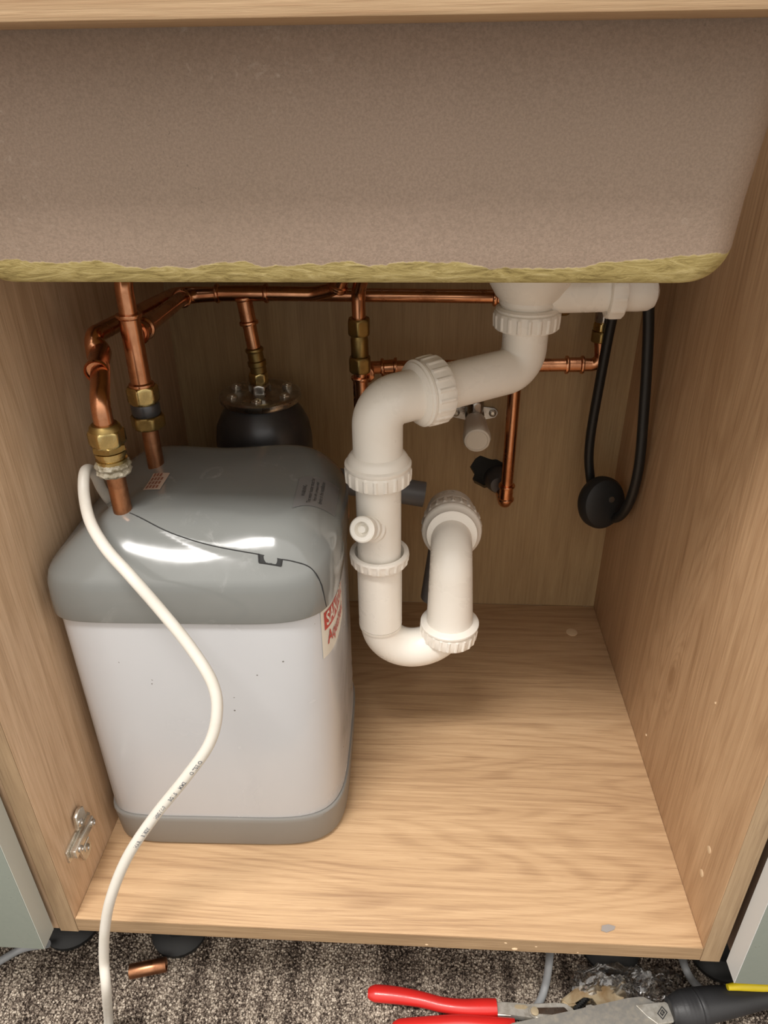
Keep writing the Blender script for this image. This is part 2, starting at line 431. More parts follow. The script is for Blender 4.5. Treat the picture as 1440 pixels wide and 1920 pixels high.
# back panel with a ragged cut-out
HC = at(916, 884, DEP)
def back_panel():
    bm = NB()
    o = [bm.verts.new(p) for p in ((-W, DEP, 0), (W, DEP, 0), (W, DEP, TOPZ), (-W, DEP, TOPZ))]
    h = []
    for k in range(22):
        a = 2*PI*k/22; r = .0215*(1+.16*math.sin(3*a+1)+.08*math.sin(7*a))
        h.append(bm.verts.new((HC.x+math.cos(a)*r*1.15, DEP, HC.z+math.sin(a)*r)))
    es = [bm.edges.new((l[i], l[(i+1) % len(l)])) for l in (o, h) for i in range(len(l))]
    bmesh.ops.triangle_fill(bm, use_beauty=True, edges=es)
    r = bmesh.ops.extrude_face_region(bm, geom=list(bm.faces))
    for v in r['geom']:
        if isinstance(v, bmesh.types.BMVert): v.co.y += .008
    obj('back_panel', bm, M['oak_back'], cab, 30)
back_panel()
def leg(x, y, par):
    bm = NB(); lathe(bm, [(0, .030), (.006, .031), (.012, .026), (.016, .016), (.075, .016), (.075, .021), (.125, .021), (.130, .034), (.147, .036)], (x, y, CZ), (0, 0, 1), 28)
    l = obj('adjustable_leg', bm, M['black'], par)
    return l
for x, y in ((-.235, .088), (.244, .092), (-.235, .50), (.244, .50)): leg(x, y, cab)
# plugs and screw caps in the right side, floor plug
for n, (px, py, r) in enumerate(((1330, 1593, .0035), (1316, 1637, .0035), (1212, 1378, .0015), (1342, 1318, .0012))):
    d = ray(px, py); p = CAM+d*((W-CAM.x)/d.x)
    bm = NB(); lathe(bm, [(0, r), (.0006, r), (.0010, r*.7)], (W, p.y, p.z), (-1, 0, 0), 16); obj('screw_cap', bm, M['beige_plug'], cab)
p = flat(1072, 1186, 0)
bm = NB(); lathe(bm, [(0, .0075), (.0012, .0075), (.0018, .005)], (p.x, p.y, 0), (0, 0, 1), 20)
cap = obj('screw_cap', bm, M['beige_plug'], cab)
# hinge mounting plate on the left side
def hinge():
    d = ray(145, 1565); c = CAM+d*((-W-CAM.x)/d.x)
    root = None
    X = -W
    def prism(pts, x0, th):    # pts (y,z)
        b = NB(); outline(b, pts, (x0, c.y, c.z), (0, 1, 0), (0, 0, 1), th)
        return b
    b = prism([(-.024, -.007), (-.017, -.0085), (-.004, -.0085), (.002, -.006), (.020, -.0065), (.024, 0), (.020, .0065), (.002, .006), (-.004, .0085), (-.017, .0085), (-.024, .007)], X, .0022)
    bmesh.ops.bevel(b, geom=list(b.edges), offset=.0004, segments=1, affect='EDGES')
    root = obj('hinge_plate', b, M['steel_bright'], cab)
    root['label'] = 'zinc hinge mounting plate screwed to the left side'
    # cross wings
    b = NB()
    outline(b, [(-.004, -.023), (.004, -.025), (.010, -.022), (.011, -.008), (-.006, -.008)], (X+.0022, c.y-.004, c.z-.003), (0, 1, 0), (0, 0, 1), .0036)
    outline(b, [(-.006, .008), (.011, .008), (.010, .022), (.004, .025), (-.004, .023)], (X+.0022, c.y+.002, c.z+.003), (0, 1, 0), (0, 0, 1), .0036)
    bmesh.ops.bevel(b, geom=list(b.edges), offset=.0005, segments=1, affect='EDGES'); obj('plate_wing', b, M['steel_bright'], root)
    b = NB(); box(b, X+.002, X+.0085, c.y-.021, c.y+.018, c.z-.0048, c.z+.0048, .0012); obj('plate_body', b, M['steel_bright'], root)
    for dy, dz, r in ((.001, .016, .0042), (-.001, -.017, .0042), (.013, 0, .0036), (-.014, 0, .0034)):
        b = NB(); lathe(b, [(0, r), (.0018, r*.95), (.0024, r*.5), (.0012, r*.35)], (X+(.0048 if dz else .0083), c.y+dy, c.z+dz), (1, 0, 0), 16)
        obj('screw', b, M['steel'], root)
hinge()

# worktop with the sink cut-out
wt = NB()
for b4 in ((-.75, -.262, -.004, .60), (.262, .75, -.004, .60), (-.262, .262, -.004, .030), (-.262, .262, .475, .60)):
    box(wt, *b4, TOPZ, TOPZ+.038)
tag(obj('worktop', wt, M['oak_edge'], smooth=0), 'oak worktop slab running over the cabinets around the sink cut-out', 'worktop')

# neighbours
def neighbour(sg, label):
    t = thing('base_cabinet', label, 'cabinet', (sg*.60, 0, CZ), 0)
    x0, x1 = sorted((sg*.3115, sg*.3295)); bm = NB(); box(bm, x0, x1, .004, .57, -.018, TOPZ, .0006); obj('side_panel', bm, M['carcass'], t, 30)
    x0, x1 = sorted((sg*.88, sg*.898)); bm = NB(); box(bm, x0, x1, .004, .57, -.018, TOPZ, .0006); obj('side_panel', bm, M['carcass'], t, 30)
    x0, x1 = sorted((sg*.3295, sg*.88)); bm = NB(); box(bm, x0, x1, .004, .57, -.018, 0, .0006); obj('base_panel', bm, M['carcass'], t, 30)
    x0, x1 = sorted((sg*.3035, sg*.897)); bm = NB(); box(bm, x0, x1, -.0225, -.0035, -.012, .690, .0010)
    d = obj('door', bm, M['green'], t, 30)
    # edge band on the near side of the door
    xe = sg*.3035; x0, x1 = sorted((xe, xe-sg*.0006)); bm = NB(); box(bm, x0, x1, -.0222, -.0038, -.0118, .6898)
    obj('edge_band', bm, M['door_edge_white'] if sg > 0 else M['green_edge'], d, 0)
    leg(sg*.36, .09, t); leg(sg*.84, .075, t)
neighbour(-1, 'sage green door and carcass of the cabinet left of the open sink cabinet')
neighbour(1, 'sage green door with white edge band on the cabinet right of the sink cabinet')
# thin oak cladding strip between the carcasses on the left
bm = NB(); box(bm, -.3095, -.3012, .001, .57, -.019, TOPZ, .0005)
tag(obj('filler_panel', bm, M['oak_side'], smooth=30), 'thin oak filler strip between the sink cabinet and the left cabinet', 'panel')

# ------------------------------------------------------------------ sink
def rring(x0, x1, y0, y1, z, r, n=8):
    pts = []
    for cx, cy, a0 in ((x1-r, y0+r, -PI/2), (x1-r, y1-r, 0), (x0+r, y1-r, PI/2), (x0+r, y0+r, PI)):
        for k in range(n+1):
            a = a0+PI/2*k/n; pts.append(Vector((cx+math.cos(a)*r, cy+math.sin(a)*r, z)))
    return pts
def sink():
    zb = .5585; zt = .736
    L = []
    def outer(z, ins):    # outer shell, drafted walls
        f = (z-zb)/(zt-zb)
        return (-.240-.014*f+ins, .1985+.014*f-ins+.004*f, .0455-.003*f+ins, .452+.010*f-ins)
    R = .018
    rings = []
    for k in range(9):
        a = PI/2*k/8; ins = R*(1-math.sin(a)); z = zb+R*(1-math.cos(a))
        insy = ins*.16                                    # much tighter edge along the front
        x0, x1, y0, y1 = outer(z, ins); y0 = .0455-.003*((z-zb)/(zt-zb))+insy
        rings.append(rring(x0, x1, y0, y1, z, max(.004, .022-ins*.5)))
    for z in (.60, .64, .68, zt): rings.append(rring(*outer(z, 0), z, .026))
    rings.append(rring(-.2655, .2285, .033, .472, zt+.001, .030)); rings.append(rring(-.2655, .2285, .033, .472, zt+.008, .030))
    x0, x1, y0, y1 = outer(zt, .010); rings.append(rring(x0, x1, y0, y1, zt+.008, .024))
    x0, x1, y0, y1 = outer(.59, .010); rings.append(rring(x0, x1, y0, y1, .590, .024))
    x0, x1, y0, y1 = outer(.57, .024); rings.append(rring(x0, x1, y0, y1, .571, .014))
    bm = NB(); prev = None
    for r in rings:
        vs = [bm.verts.new(p) for p in r]
        if prev:
            for k in range(len(vs)): bm.faces.new((prev[k], prev[(k+1) % len(vs)], vs[(k+1) % len(vs)], vs[k]))
        else: bm.faces.new(vs[::-1])
        prev = vs
    bm.faces.new(prev)
    tag(obj('kitchen_sink', bm, M['sink'], smooth=50), 'brown composite sink bowl with raw olive lower edge set into the worktop', 'sink')
sink()

# ------------------------------------------------------------------ water heater
HX, HY, HROT = -.1610, .190, .022
HW, HD = .1172, .112
def foot(th, s=0., e=8.0):
    """superellipse footprint point in heater space, grown by s"""
    c, sn = math.cos(th), math.sin(th)
    a = HW+s; b = HD+s
    if c > 0: e = 5.0
    r = (abs(c/a)**e+abs(sn/b)**e)**(-1/e)
    return Vector((c*r, sn*r, 0))
def smooth01(t): t = max(0, min(1, t)); return t*t*(3-2*t)
ZC = .3195
def lid_h(x, y):
    th = math.atan2(y, x); R = foot(th, .0015).length; r = math.hypot(x, y); d = max(0., R-r)
    # rise distance depends on the side: long at the front and left, short at right and back
    fr = max(0, -math.sin(th)); bk = max(0, math.sin(th)); rt = max(0, math.cos(th)); lf = max(0, -math.cos(th))
    wsum = fr**4+bk**4+rt**4+lf**4
    wd = (fr**4*.062+bk**4*.060+rt**4*.040+lf**4*.085)/wsum
    t = min(1, d/wd)
    return ZC+.037*(1-(1-t)**2.0)+.003*smooth01(d/.11)
heater = thing('water_heater', 'white box-shaped water heater with grey plastic lid standing in the left of the cabinet', 'water heater', (HX, HY, 0), HROT)
HM = Matrix.Translation((HX, HY, 0)) @ Matrix.Rotation(HROT, 4, 'Z')
def shell(rings, name, mat, caps=True, smooth=35, nth=144):
    bm = NB(); prev = None; first = None
    for s, z in rings:
        vs = []
        for k in range(nth):
            p = foot(2*PI*k/nth, s); vs.append(bm.verts.new((p.x, p.y, z)))
        if prev:
            for k in range(nth): bm.faces.new((prev[k], prev[(k+1) % nth], vs[(k+1) % nth], vs[k]))
        else: first = vs
        prev = vs
    if caps: bm.faces.new(first[::-1]); bm.faces.new(prev)
    return obj(name, bm, mat, heater, smooth, world=False)
shell([(-.010, 0), (-.004, .0006), (-.001, .006), (.0006, .038), (.0010, .0425), (.0004, .0438), (-.001, .044), (-.004, .044)], 'heater_base', M['tank_base'])
shell([(-.003, .043), (-.0015, .0445), (-.001, .046), (-.001, .2895)], 'casing', M['tank_white'])
def lid():
    # seam curve: where the service cover meets the top shell (heater space x -> y)
    bm = NB(); nth = 200; prof = []
    rings = []
    for s, z in ((-.001, .2845), (.0022, .2845), (.0026, .286), (.0024, .300), (.0016, .314), (.0004, .3185)):
        rings.append([Vector((*foot(2*PI*k/nth, s).xy, z)) for k in range(nth)])
    N = 60
    for j in range(N):
        f = 1-(j+.6)/N if j < 10 else 1-(10.6+(j-10)*((N-10.6)/(N-10)))/N
        ring = []
        for k in range(nth):
            p = foot(2*PI*k/nth, .0004)*max(f, .002); ring.append(Vector((p.x, p.y, lid_h(p.x, p.y)+STEP(p.x, p.y))))
        rings.append(ring)
    prev = None
    for r in rings:
        vs = [bm.verts.new(p) for p in r]
        if prev:
            for k in range(nth): bm.faces.new((prev[k], prev[(k+1) % nth], vs[(k+1) % nth], vs[k]))
        prev = vs
    bm.faces.new(prev)
    return obj('lid', bm, M['tank_grey'], heater, 40, world=False)
def lid_hit(px, py):
    """where a measured line of sight meets the lid, heater space"""
    inv = HM.inverted(); o = inv @ CAM; d = inv.to_3x3() @ ray(px, py)
    t = (.40-o.z)/d.z
    for _ in range(600):
        q = o+d*t
        if abs(q.x) < HW+.004 and abs(q.y) < HD+.004 and q.z <= lid_h(q.x, q.y): break
        if q.z < .29: break
        t += .0004
    return q
seam_px = [(243, 962), (300, 990), (350, 1010), (400, 1024), (450, 1034), (485, 1040)]
seam = [lid_hit(*p) for p in seam_px]
notch = [lid_hit(*p) for p in ((485, 1040), (486, 1056), (527, 1062), (529, 1050))]
seam2 = [lid_hit(*p) for p in ((529, 1050), (555, 1055), (580, 1064), (594, 1078))]
full = seam+notch+seam2
def STEP(x, y):
    # 1 mm drop in front of the seam line
    if x < full[0].x or x > full[-1].x: return 0.
    for a, b in zip(full, full[1:]):
        if a.x <= x <= b.x and b.x > a.x:
            ys = a.y+(b.y-a.y)*(x-a.x)/(b.x-a.x)
            return -.0010*smooth01((ys-y)/.003) * smooth01((x-full[0].x)/.01)*smooth01((full[-1].x-x)/.01) * smooth01(1-(ys-y-.0)/.03)
    return 0.
lidob = lid()
def lift(p, h=.0004): return Vector((p.x, p.y, lid_h(p.x, p.y)+h))
bm = NB()
tube(bm, [lift(p, -.0001) for p in spline(seam, 10)], .0005, 6)
tube(bm, [lift(p, 0) for p in spline(seam2, 8)], .0005, 6)
# notch for a screwdriver
a, b, c, d = [lift(p, .0004) for p in notch]
vs = [bm.verts.new(q) for q in (a, b, c, d)]; bm.faces.new(vs)
for q in ((a, b), (b, c), (c, d)): tube(bm, q, .0007, 6)
# the seam turns down over the right-hand corner
pc = [seam2[-1]]
for k, (dx, z) in enumerate(((.002, .3165), (.0035, .309), (.0045, .298), (.0050, .2862))):
    th = math.atan2(seam2[-1].y, seam2[-1].x)+.01+.012*k; q = foot(th, .0024 if z < .312 else .0012); pc.append(Vector((q.x, q.y, z)))
tube(bm, [pc[0]+Vector((0, 0, .0))]+pc[1:], .0005, 6)
sm = obj('cover_seam', bm, M['seam'], heater, 40, world=False)

# printed warning label and small pink label on the lid
def lid_label(corners, mat, name, lines, lmat, rows):
    q = [lid_hit(*c) for c in corners]       # tl, tr, br, bl in reading order
    bm = NB(); n = 10; g = []
    for i in range(n+1):
        for j in range(n+1):
            u, v = i/n, j/n
            p = (q[0]*(1-u)+q[1]*u)*(1-v)+(q[3]*(1-u)+q[2]*u)*v; g.append(bm.verts.new(lift(p, .0006)))
    for i in range(n):
        for j in range(n):
            a = i*(n+1)+j; bm.faces.new((g[a], g[a+1], g[a+n+2], g[a+n+1]))
    lab = obj(name, bm, mat, heater, 60, world=False)
    bm = NB()
    def put(tb):
        for v in tb.verts:
            u, w_ = v.co.x, v.co.y
            p = (q[0]*(1-u)+q[1]*u)*(1-w_)+(q[3]*(1-u)+q[2]*u)*w_; v.co = lift(p, .0009)
        merge(bm, tb)
    wid = ((q[1]-q[0]).length+(q[2]-q[3]).length)/2; hei = ((q[3]-q[0]).length+(q[2]-q[1]).length)/2
    meshes = [(text_mesh(s, size*hei, .0), uc, vc, size) for s, uc, vc, size in rows]
    wmax = max([max(v.co.x for v in t_[0].verts)-min(v.co.x for v in t_[0].verts) for t_ in meshes] or [1]); kx = .84*wid/wmax
    for tb, uc, vc, size in meshes:
        bmesh.ops.triangulate(tb, faces=tb.faces)
        for v in tb.verts: v.co = Vector((uc+v.co.x*kx/wid, vc+(-v.co.y)/hei, 0))
        put(tb)
    for (u0, u1, v0, v1) in lines:
        tb = NB(); vv = [tb.verts.new(x) for x in ((u0, v0, 0), (u1, v0, 0), (u1, v1, 0), (u0, v1, 0))]; tb.faces.new(vv); put(tb)
    obj('print', bm, lmat, lab, 0, world=False)
    return lab
# reading direction runs away from the camera; text lines step to the right
lid_label([(548, 954), (562, 897), (636, 917), (628, 970)], M['sticker_grey'], 'warning_label', [], M['dark_print'],
          [('WARNING', .5, .20, .14), ('This water heater must be', .5, .36, .14), ('fitted with a pressure relief', .5, .49, .105),
           ('device in the installation', .5, .62, .14), ('0000 0000', .68, .86, .07)][:4])
lid_label([(268, 920), (288, 889), (319, 888), (300, 919)], M['sticker_pink'], 'small_label',
          [(.06+.24*(i % 4)+.02*(r % 2), .06+.24*(i % 4)+.19, .10+.19*r, .22+.19*r) for r in range(4) for i in range(4) if not (r == 3 and i == 3)], M['brown_print'], [])

# sticker wrapped on the right front corner of the casing
def wrap(s, z, off=.0004):
    """s = distance along the casing from the front right corner point, increasing to the back"""
    i = min(len(PER)-2, max(0, int((s-PER[0][0])/(PER[1][0]-PER[0][0])))); a = PER[i]; b = PER[i+1]
    f = (s-a[0])/(b[0]-a[0]); p = a[1].lerp(b[1], f); t = (b[1]-a[1]).normalized(); n = Vector((t.y, -t.x, 0))
    return Vector((p.x+n.x*off, p.y+n.y*off, z))
def perim():
    P0 = []; acc = 0; prev = None
    for k in range(4001):
        th = -PI/2+ (PI)*k/4000; p = foot(th, -.001)
        if prev is not None: acc += (p-prev).length
        prev = p; P0.append((acc, p))
    out = []; j = 0; step = .0005; L = P0[-1][0]; n = int(L/step)
    for i in range(n):
        s = i*step
        while P0[j+1][0] < s: j += 1
        out.append((s, P0[j][1].lerp(P0[j+1][1], (s-P0[j][0])/max(1e-9, P0[j+1][0]-P0[j][0]))))
    return out
PER = perim()
def side_hit(px, py):
    inv = HM.inverted(); o = inv @ CAM; d = inv.to_3x3() @ ray(px, py)
    best = None
    for s, p in PER[::4]:
        # vertical line at p: horizontal closest approach
        t = (p.y-o.y)/d.y; q = o+d*t; e = abs(q.x-p.x)
        if e < .0008 and s > .03: best = (e, s, q.z); break
    return best[1], best[2]
s0, z0 = side_hit(600, 1166); s0b, z0b = side_hit(601, 1208); s1, z1 = side_hit(638, 1096)
ZS = .2805; SH = .050; SL = .066
bm = NB(); n = 30; g = []
for i in range(n+1):
    for j in range(2): g.append(bm.verts.new(wrap(s0+SL*i/n, ZS-SH*j)))
for i in range(n): bm.faces.new((g[2*i], g[2*i+1], g[2*i+3], g[2*i+2]))
st = obj('maker_sticker', bm, M['sticker'], heater, 60, world=False)
def wraptext(txt, s, z, size, mat, name, bold=0., off=.0010, sx=1.):
    tb = text_mesh(txt, size, bold)
    bmesh.ops.triangulate(tb, faces=tb.faces)
    wmax = max(v.co.x for v in tb.verts)-min(v.co.x for v in tb.verts); sx = (SL-.014)/wmax
    for v in tb.verts: v.co = wrap(s+v.co.x*sx, z+v.co.y, off)
    obj(name, tb, mat, st, 0, world=False)
# red logo block with cream letters
bm = NB(); g = []
for i in range(n+1):
    for z in (ZS-.003, ZS-.0215): g.append(bm.verts.new(wrap(s0+.004+(SL-.008)*i/n, z, .0007)))
for i in range(n): bm.faces.new((g[2*i], g[2*i+1], g[2*i+3], g[2*i+2]))
obj('logo_block', bm, M['logo_red'], st, 60, world=False)
wraptext('SANTON', s0+SL/2, ZS-.0122, .0195, M['sticker'], 'logo_lettering', .0003, sx=1.02)
wraptext('Aquaheat', s0+SL/2, ZS-.0325, .0185, M['logo_red'], 'product_lettering', .0003, sx=.98)

# ------------------------------------------------------------------ copper pipework
R15 = .0075
def cpipe(name, pts, rad, parent, r=R15, mat='copper', caps=True):
    bm = NB(); tube(bm, fillet(pts, rad, 12), r, 28, caps); return obj(name, bm, M[mat], parent)
def ring(p, ax, parent, r=R15*1.12, mat='copper', name='fitting_bead'):
    bm = NB(); bead(bm, p, ax, r, .0045, 1.24); return obj(name, bm, M[mat], parent)
def sleeve(p0, p1, parent, r=R15*1.13, mat='copper', name='solder_sleeve', beads=True):
    p0 = Vector(p0); p1 = Vector(p1); bm = NB(); L = (p1-p0).length
    if beads:
        lathe(bm, [(0, r*.95), (0, r*1.2), (.0012, r*1.25), (.0030, r*1.2), (.0042, r), (L-.0042, r), (L-.0030, r*1.2), (L-.0012, r*1.25), (L, r*1.2), (L, r*.95)], p0, p1-p0, 28)
    else: lathe(bm, [(0, r*.97), (.0006, r), (L-.0006, r), (L, r*.97)], p0, p1-p0, 28)
    return obj(name, bm, M[mat], parent)
def nut(p, ax, h, af, parent, mat='brass', rot=.3, name='compression_nut'):
    bm = NB(); hexnut(bm, p, ax, h, af, rot); return obj(name, bm, M[mat], parent)
Zv = Vector((0, 0, 1)); Xv = Vector((1, 0, 0)); Yv = Vector((0, 1, 0))

# --- front inlet pipe (left-hand, nearest)
q = flat(230, 955, .3585); fx, fy = q.x, q.y
inlet = thing('inlet_pipe', 'copper pipe entering the lid front left beside the looped white cable, with brass couplings', 'pipe', (fx, fy, .355))
def zat(py, x=fx, y=fy, px=200): return at(px, py, y).z
z1 = at(213, 882, fy).z; z2 = at(200, 800, fy).z; z3 = at(190, 740, fy).z; zr = at(182, 700, fy).z
cpipe('pipe_stub', [(fx, fy, .350), (fx, fy, z1+.004)], 0, inlet, mat='copper_dull')
H = z2-z1
bm = NB(); lathe(bm, [(0, .0125), (.002, .0138), (.005, .0128), (.0075, .0140), (.0095, .0132), (.011, .0110)], (fx, fy, z1-.002), Zv, 30, lambda k, j: 1+.05*math.sin(k*2.3+j)); t_ = obj('sealing_tape', bm, M['ptfe'], inlet); t_['label'] = 'dirty white sealing tape wrap'
bm = NB(); lathe(bm, [(0, .0118), (.003, .0122), (.0035, .0108), (.006, .0108), (.0065, .0122), (.0095, .0122), (.010, .0105), (.014, .0105)], (fx, fy, z1+.008), Zv, 28); obj('threaded_collar', bm, M['brass'], inlet)
nut((fx, fy, z1+H*.48), Zv, H*.16, .0235, inlet, 'brass_dull', .9)
nut((fx, fy, z1+H*.60), Zv, H*.36, .0245, inlet, 'brass', .45)
bm = NB(); lathe(bm, [(0, .0125), (.003, .0115), (.0045, .0098), (.0045, .008)], (fx, fy, z1+H*.95), Zv, 28); obj('nut_collar', bm, M['brass_dull'], inlet)
yb = .200; R0 = at(181, 695, .163); el = at(174, 645, yb); elx = max(el.x, -.268)
back = Vector((-.252, .452, at(330, 553, .44).z+.002))
E0 = Vector((R0.x-.010, yb, R0.z+.004))
cpipe('riser_bend', [(fx, fy, z2-.003), (fx, fy, R0.z-.014), R0+Vector((0, .008, 0))], [0, .026, 0], inlet)
ax0 = (E0-R0).normalized()
bm = NB(); lathe(bm, [(0, R15*1.02), (-.001, R15*1.2), (.0008, R15*1.3), (.0030, R15*1.22), (.0042, R15*1.12)], R0-ax0*.002, ax0, 28, caps=False); obj('fitting_bead', bm, M['copper'], inlet)
cpipe('elbow', [R0, E0, (elx, yb+.001, el.z+.0)], [0, .014, 0], inlet, r=R15*1.14)
cpipe('back_run', [(elx, yb+.001, el.z-.012), (elx, yb+.002, el.z+.006), (-.250, .440, back.z), (-.20, .4465, back.z-.002), at(934, 556, .4465)], [0, .018, .022, 0, 0], inlet, mat='copper')
ring((at(928, 557, .4465)), Xv, inlet)
xe = at(1050, 570, .4465)
cpipe('coupled_run', [at(925, 557, .4465), at(1128, 566, .4465)], 0, inlet)
nut(at(1048, 572, .4465)-Xv*.008, Xv, .020, .020, inlet, 'brass_dull', .2)
bm = NB(); tube(bm, [at(1066, 573, .44), at(1094, 575, .43)], .0022, 10); obj('valve_lever', bm, M['brass_dull'], inlet)

# --- rear outlet pipe with long tee
q = at(290, 856, .215); gx, gy = q.x, .215
outl = thing('outlet_pipe', 'copper pipe with long tee entering the lid at the back left, behind the front pipe', 'pipe', (gx, gy, .355))
def zz(py, px): return at(px, py, gy).z
zA = zz(800, 280); zB = zz(718, 265); zC = zz(588, 245)
cpipe('pipe_stub', [(gx, gy, .350), (gx, gy, zA+.002)], 0, outl, mat='copper_dull')
nut((gx, gy, zA), Zv, .012, .0265, outl, 'brass_dull', .1)
bm = NB(); lathe(bm, [(0, .0115), (.002, .0125), (.009, .0125), (.011, .0115)], (gx, gy, zA+.012), Zv, 28); obj('steel_collar', bm, M['vessel'], outl)['label'] = 'dark steel collar smeared with sealant'
nut((gx, gy, zA+.023), Zv, zB-zA-.025, .024, outl, 'brass', .5)
sleeve((gx, gy, zB-.003), (gx, gy, zC), outl, R15*1.18, name='tee_body')
cpipe('top_bend', [(gx, gy, zC-.004), (gx, gy, zz(535, 238)+.012), (gx+.004, gy+.06, zz(535, 238)+.022)], [0, .024, 0], outl)
zbr = zz(632, 262)
p0 = Vector((gx, gy, zbr)); pe = at(345, 556, .405)
dirb = (pe-p0).normalized()
sleeve(p0+dirb*.013, p0+dirb*.034, outl, R15*1.12, name='tee_branch')
p2 = at(455, 549, .405); p3 = at(588, 551, .405); p4 = at(632, 541, .395); p5 = Vector((p4.x+.020, .375, p4.z+.045))
cpipe('branch_run', [p0+dirb*.01, pe, p2, p3, p4, p5], [0, .016, 0, .03, .03, 0], outl)
ring(pe-dirb*.010, dirb, outl); ring(pe-dirb*.026, dirb, outl) if False else None
sleeve(at(405, 550, .405), at(502, 550, .405), outl, R15*1.1, name='tee_body')
ring(p4+(p5-p4)*.02, p5-p4, outl); sleeve(p4+(p5-p4)*.05, p4+(p5-p4)*.35, outl)
# drop to the expansion vessel
VX, VY = at(480, 735, .385).x, .405
zf = at(480, 735, .40).z
zt_ = p2.z
cpipe('vessel_drop', [(p2.x, VY, zt_), (VX, VY, zf+.030)], 0, outl)
ax_ = Vector((VX-p2.x, 0, zf+.03-zt_)); pt = Vector((p2.x, VY, zt_))
sleeve(pt+ax_*.05, pt+ax_*.42, outl, beads=True, name='tee_branch')
ring(pt+ax_*.78, ax_, outl, mat='brass_dull')
lp = pt+ax_*.80
bm = NB(); lathe(bm, [(0, .0088), (.010, .0088), (.011, .0105), (.016, .0105), (.017, .0092), (.024, .0092)], lp, ax_, 28); obj('brass_coupling', bm, M['brass_dull'], outl)
nut((VX, VY, zf+.008), Zv, .014, .0195, outl, 'brass', .4)

# --- expansion vessel
ves = thing('expansion_vessel', 'dark grey expansion vessel with bolted steel flange behind the heater', 'expansion vessel', (VX, VY, 0))
bm = NB(); lathe(bm, [(0, .020), (0, .0), (0, .020), (.006, .040), (.03, .053), (.06, .056), (zf-.058, .056), (zf-.040, .0535), (zf-.026, .047), (zf-.016, .040), (zf-.010, .036)], (VX, VY, 0), Zv, 56); obj('vessel_body', bm, M['vessel'], ves)
bm = NB(); lathe(bm, [(0, .040), (.0015, .045), (.004, .0465), (.0085, .0465), (.0105, .0445), (.0110, .039), (.0085, .033), (.0070, .026), (.0085, .018), (.011, .013), (.011, .009)], (VX, VY, zf-.012), Zv, 56); obj('flange', bm, M['steel'], ves)
nut((VX, VY, zf-.004), Zv, .013, .022, ves, 'steel', .1, 'hex_boss')
for a in (35, 95, 155, 215, 275, 335):
    a = math.radians(a); bm = NB(); x, y = VX+math.cos(a)*.034, VY+math.sin(a)*.034
    hexnut(bm, (x, y, zf-.0045), Zv, .0055, .011, a); lathe(bm, [(0, .003), (.0065, .003), (.007, .0025)], (x, y, zf-.0045), Zv, 12); obj('flange_bolt', bm, M['steel_bright'], ves)

# --- centre riser with check valve
cen = thing('riser_pipe', 'upright copper pipe with long brass check valve behind the white trap elbow', 'pipe', (at(672, 700, .40).x, .40, 0))
ex = at(674, 640, .40).x
Z = lambda py: at(672, py, .40).z
cpipe('upper_bend', [(ex, .40, Z(600)), (ex, .40, Z(548)), (ex+.010, .375, Z(548)+.035)], [0, .022, 0], cen)
nut((ex, .40, Z(628)), Zv, Z(596)-Z(628), .0225, cen, 'brass_dull', .5)
bm = NB(); lathe(bm, [(0, .0092), (.002, .0098), (.5*(Z(628)-Z(668)), .0098), (Z(628)-Z(668)-.005, .0098), (Z(628)-Z(668), .0088)], (ex, .40, Z(668)), Zv, 12); obj('valve_body', bm, M['brass_dull'], cen)
nut((ex, .40, Z(697)), Zv, Z(668)-Z(697), .0225, cen, 'brass_dull', .5)
sleeve((ex, .40, Z(790)), (ex, .40, Z(706)), cen, name='tee_body')
cpipe('lower_run', [(ex, .40, Z(706)), (ex, .40, Z(698))], 0, cen)
cpipe('lower_run', [(ex, .40, Z(706)-.02), (ex, .40, .200)], 0, cen)
bm = NB(); lathe(bm, [(0, .012), (.002, .014), (.022, .014), (.026, .010)], (ex, .40, Z(905)), Zv, 18); obj('black_clamp', bm, M['black'], cen)
# horizontal run to the right with the tap connector
hz = at(720, 690, .435); hl = Vector((ex, .40, at(680, 715, .40).z)); hr = at(1085, 684, .445)
cpipe('right_run', [hl+Vector((0, .0, 0)), hl+Vector((.006, .028, .006)), Vector((hl.x+.024, .438, hz.z)), hr, at(1128, 684, .445), at(1126, 630, .445)], [0, .010, .014, 0, .020, 0], cen)
ring(hl+Vector((.004, .014, .004)), (.2, .9, .2), cen, R15*1.25)
sleeve(at(715, 689, .438), at(745, 687, .438), cen, name='elbow_socket')
sleeve(at(1060, 684, .445), at(1094, 684, .445), cen, name='elbow_socket')
tc = at(1126, 640, .445); k = .445
tx = tc.x
zq = lambda py: at(1128, py, k).z
nut((tx, k, zq(640)), Zv, zq(620)-zq(640), .0215, cen, 'brass_dull', .3)
nut((tx, k, zq(620)), Zv, zq(603)-zq(620), .0185, cen, 'brass', .1)
nut((tx, k, zq(603)), Zv, zq(578)-zq(603), .0190, cen, 'steel', .3)
bm = NB(); tube(bm, [(tx, k, zq(580)), (tx, k, zq(560)), (tx-.004, k-.01, zq(515)), (tx-.03, k-.02, .56)], .0062, 16); obj('braided_tail', bm, M['steel'], cen)['label'] = 'braided tap tail'
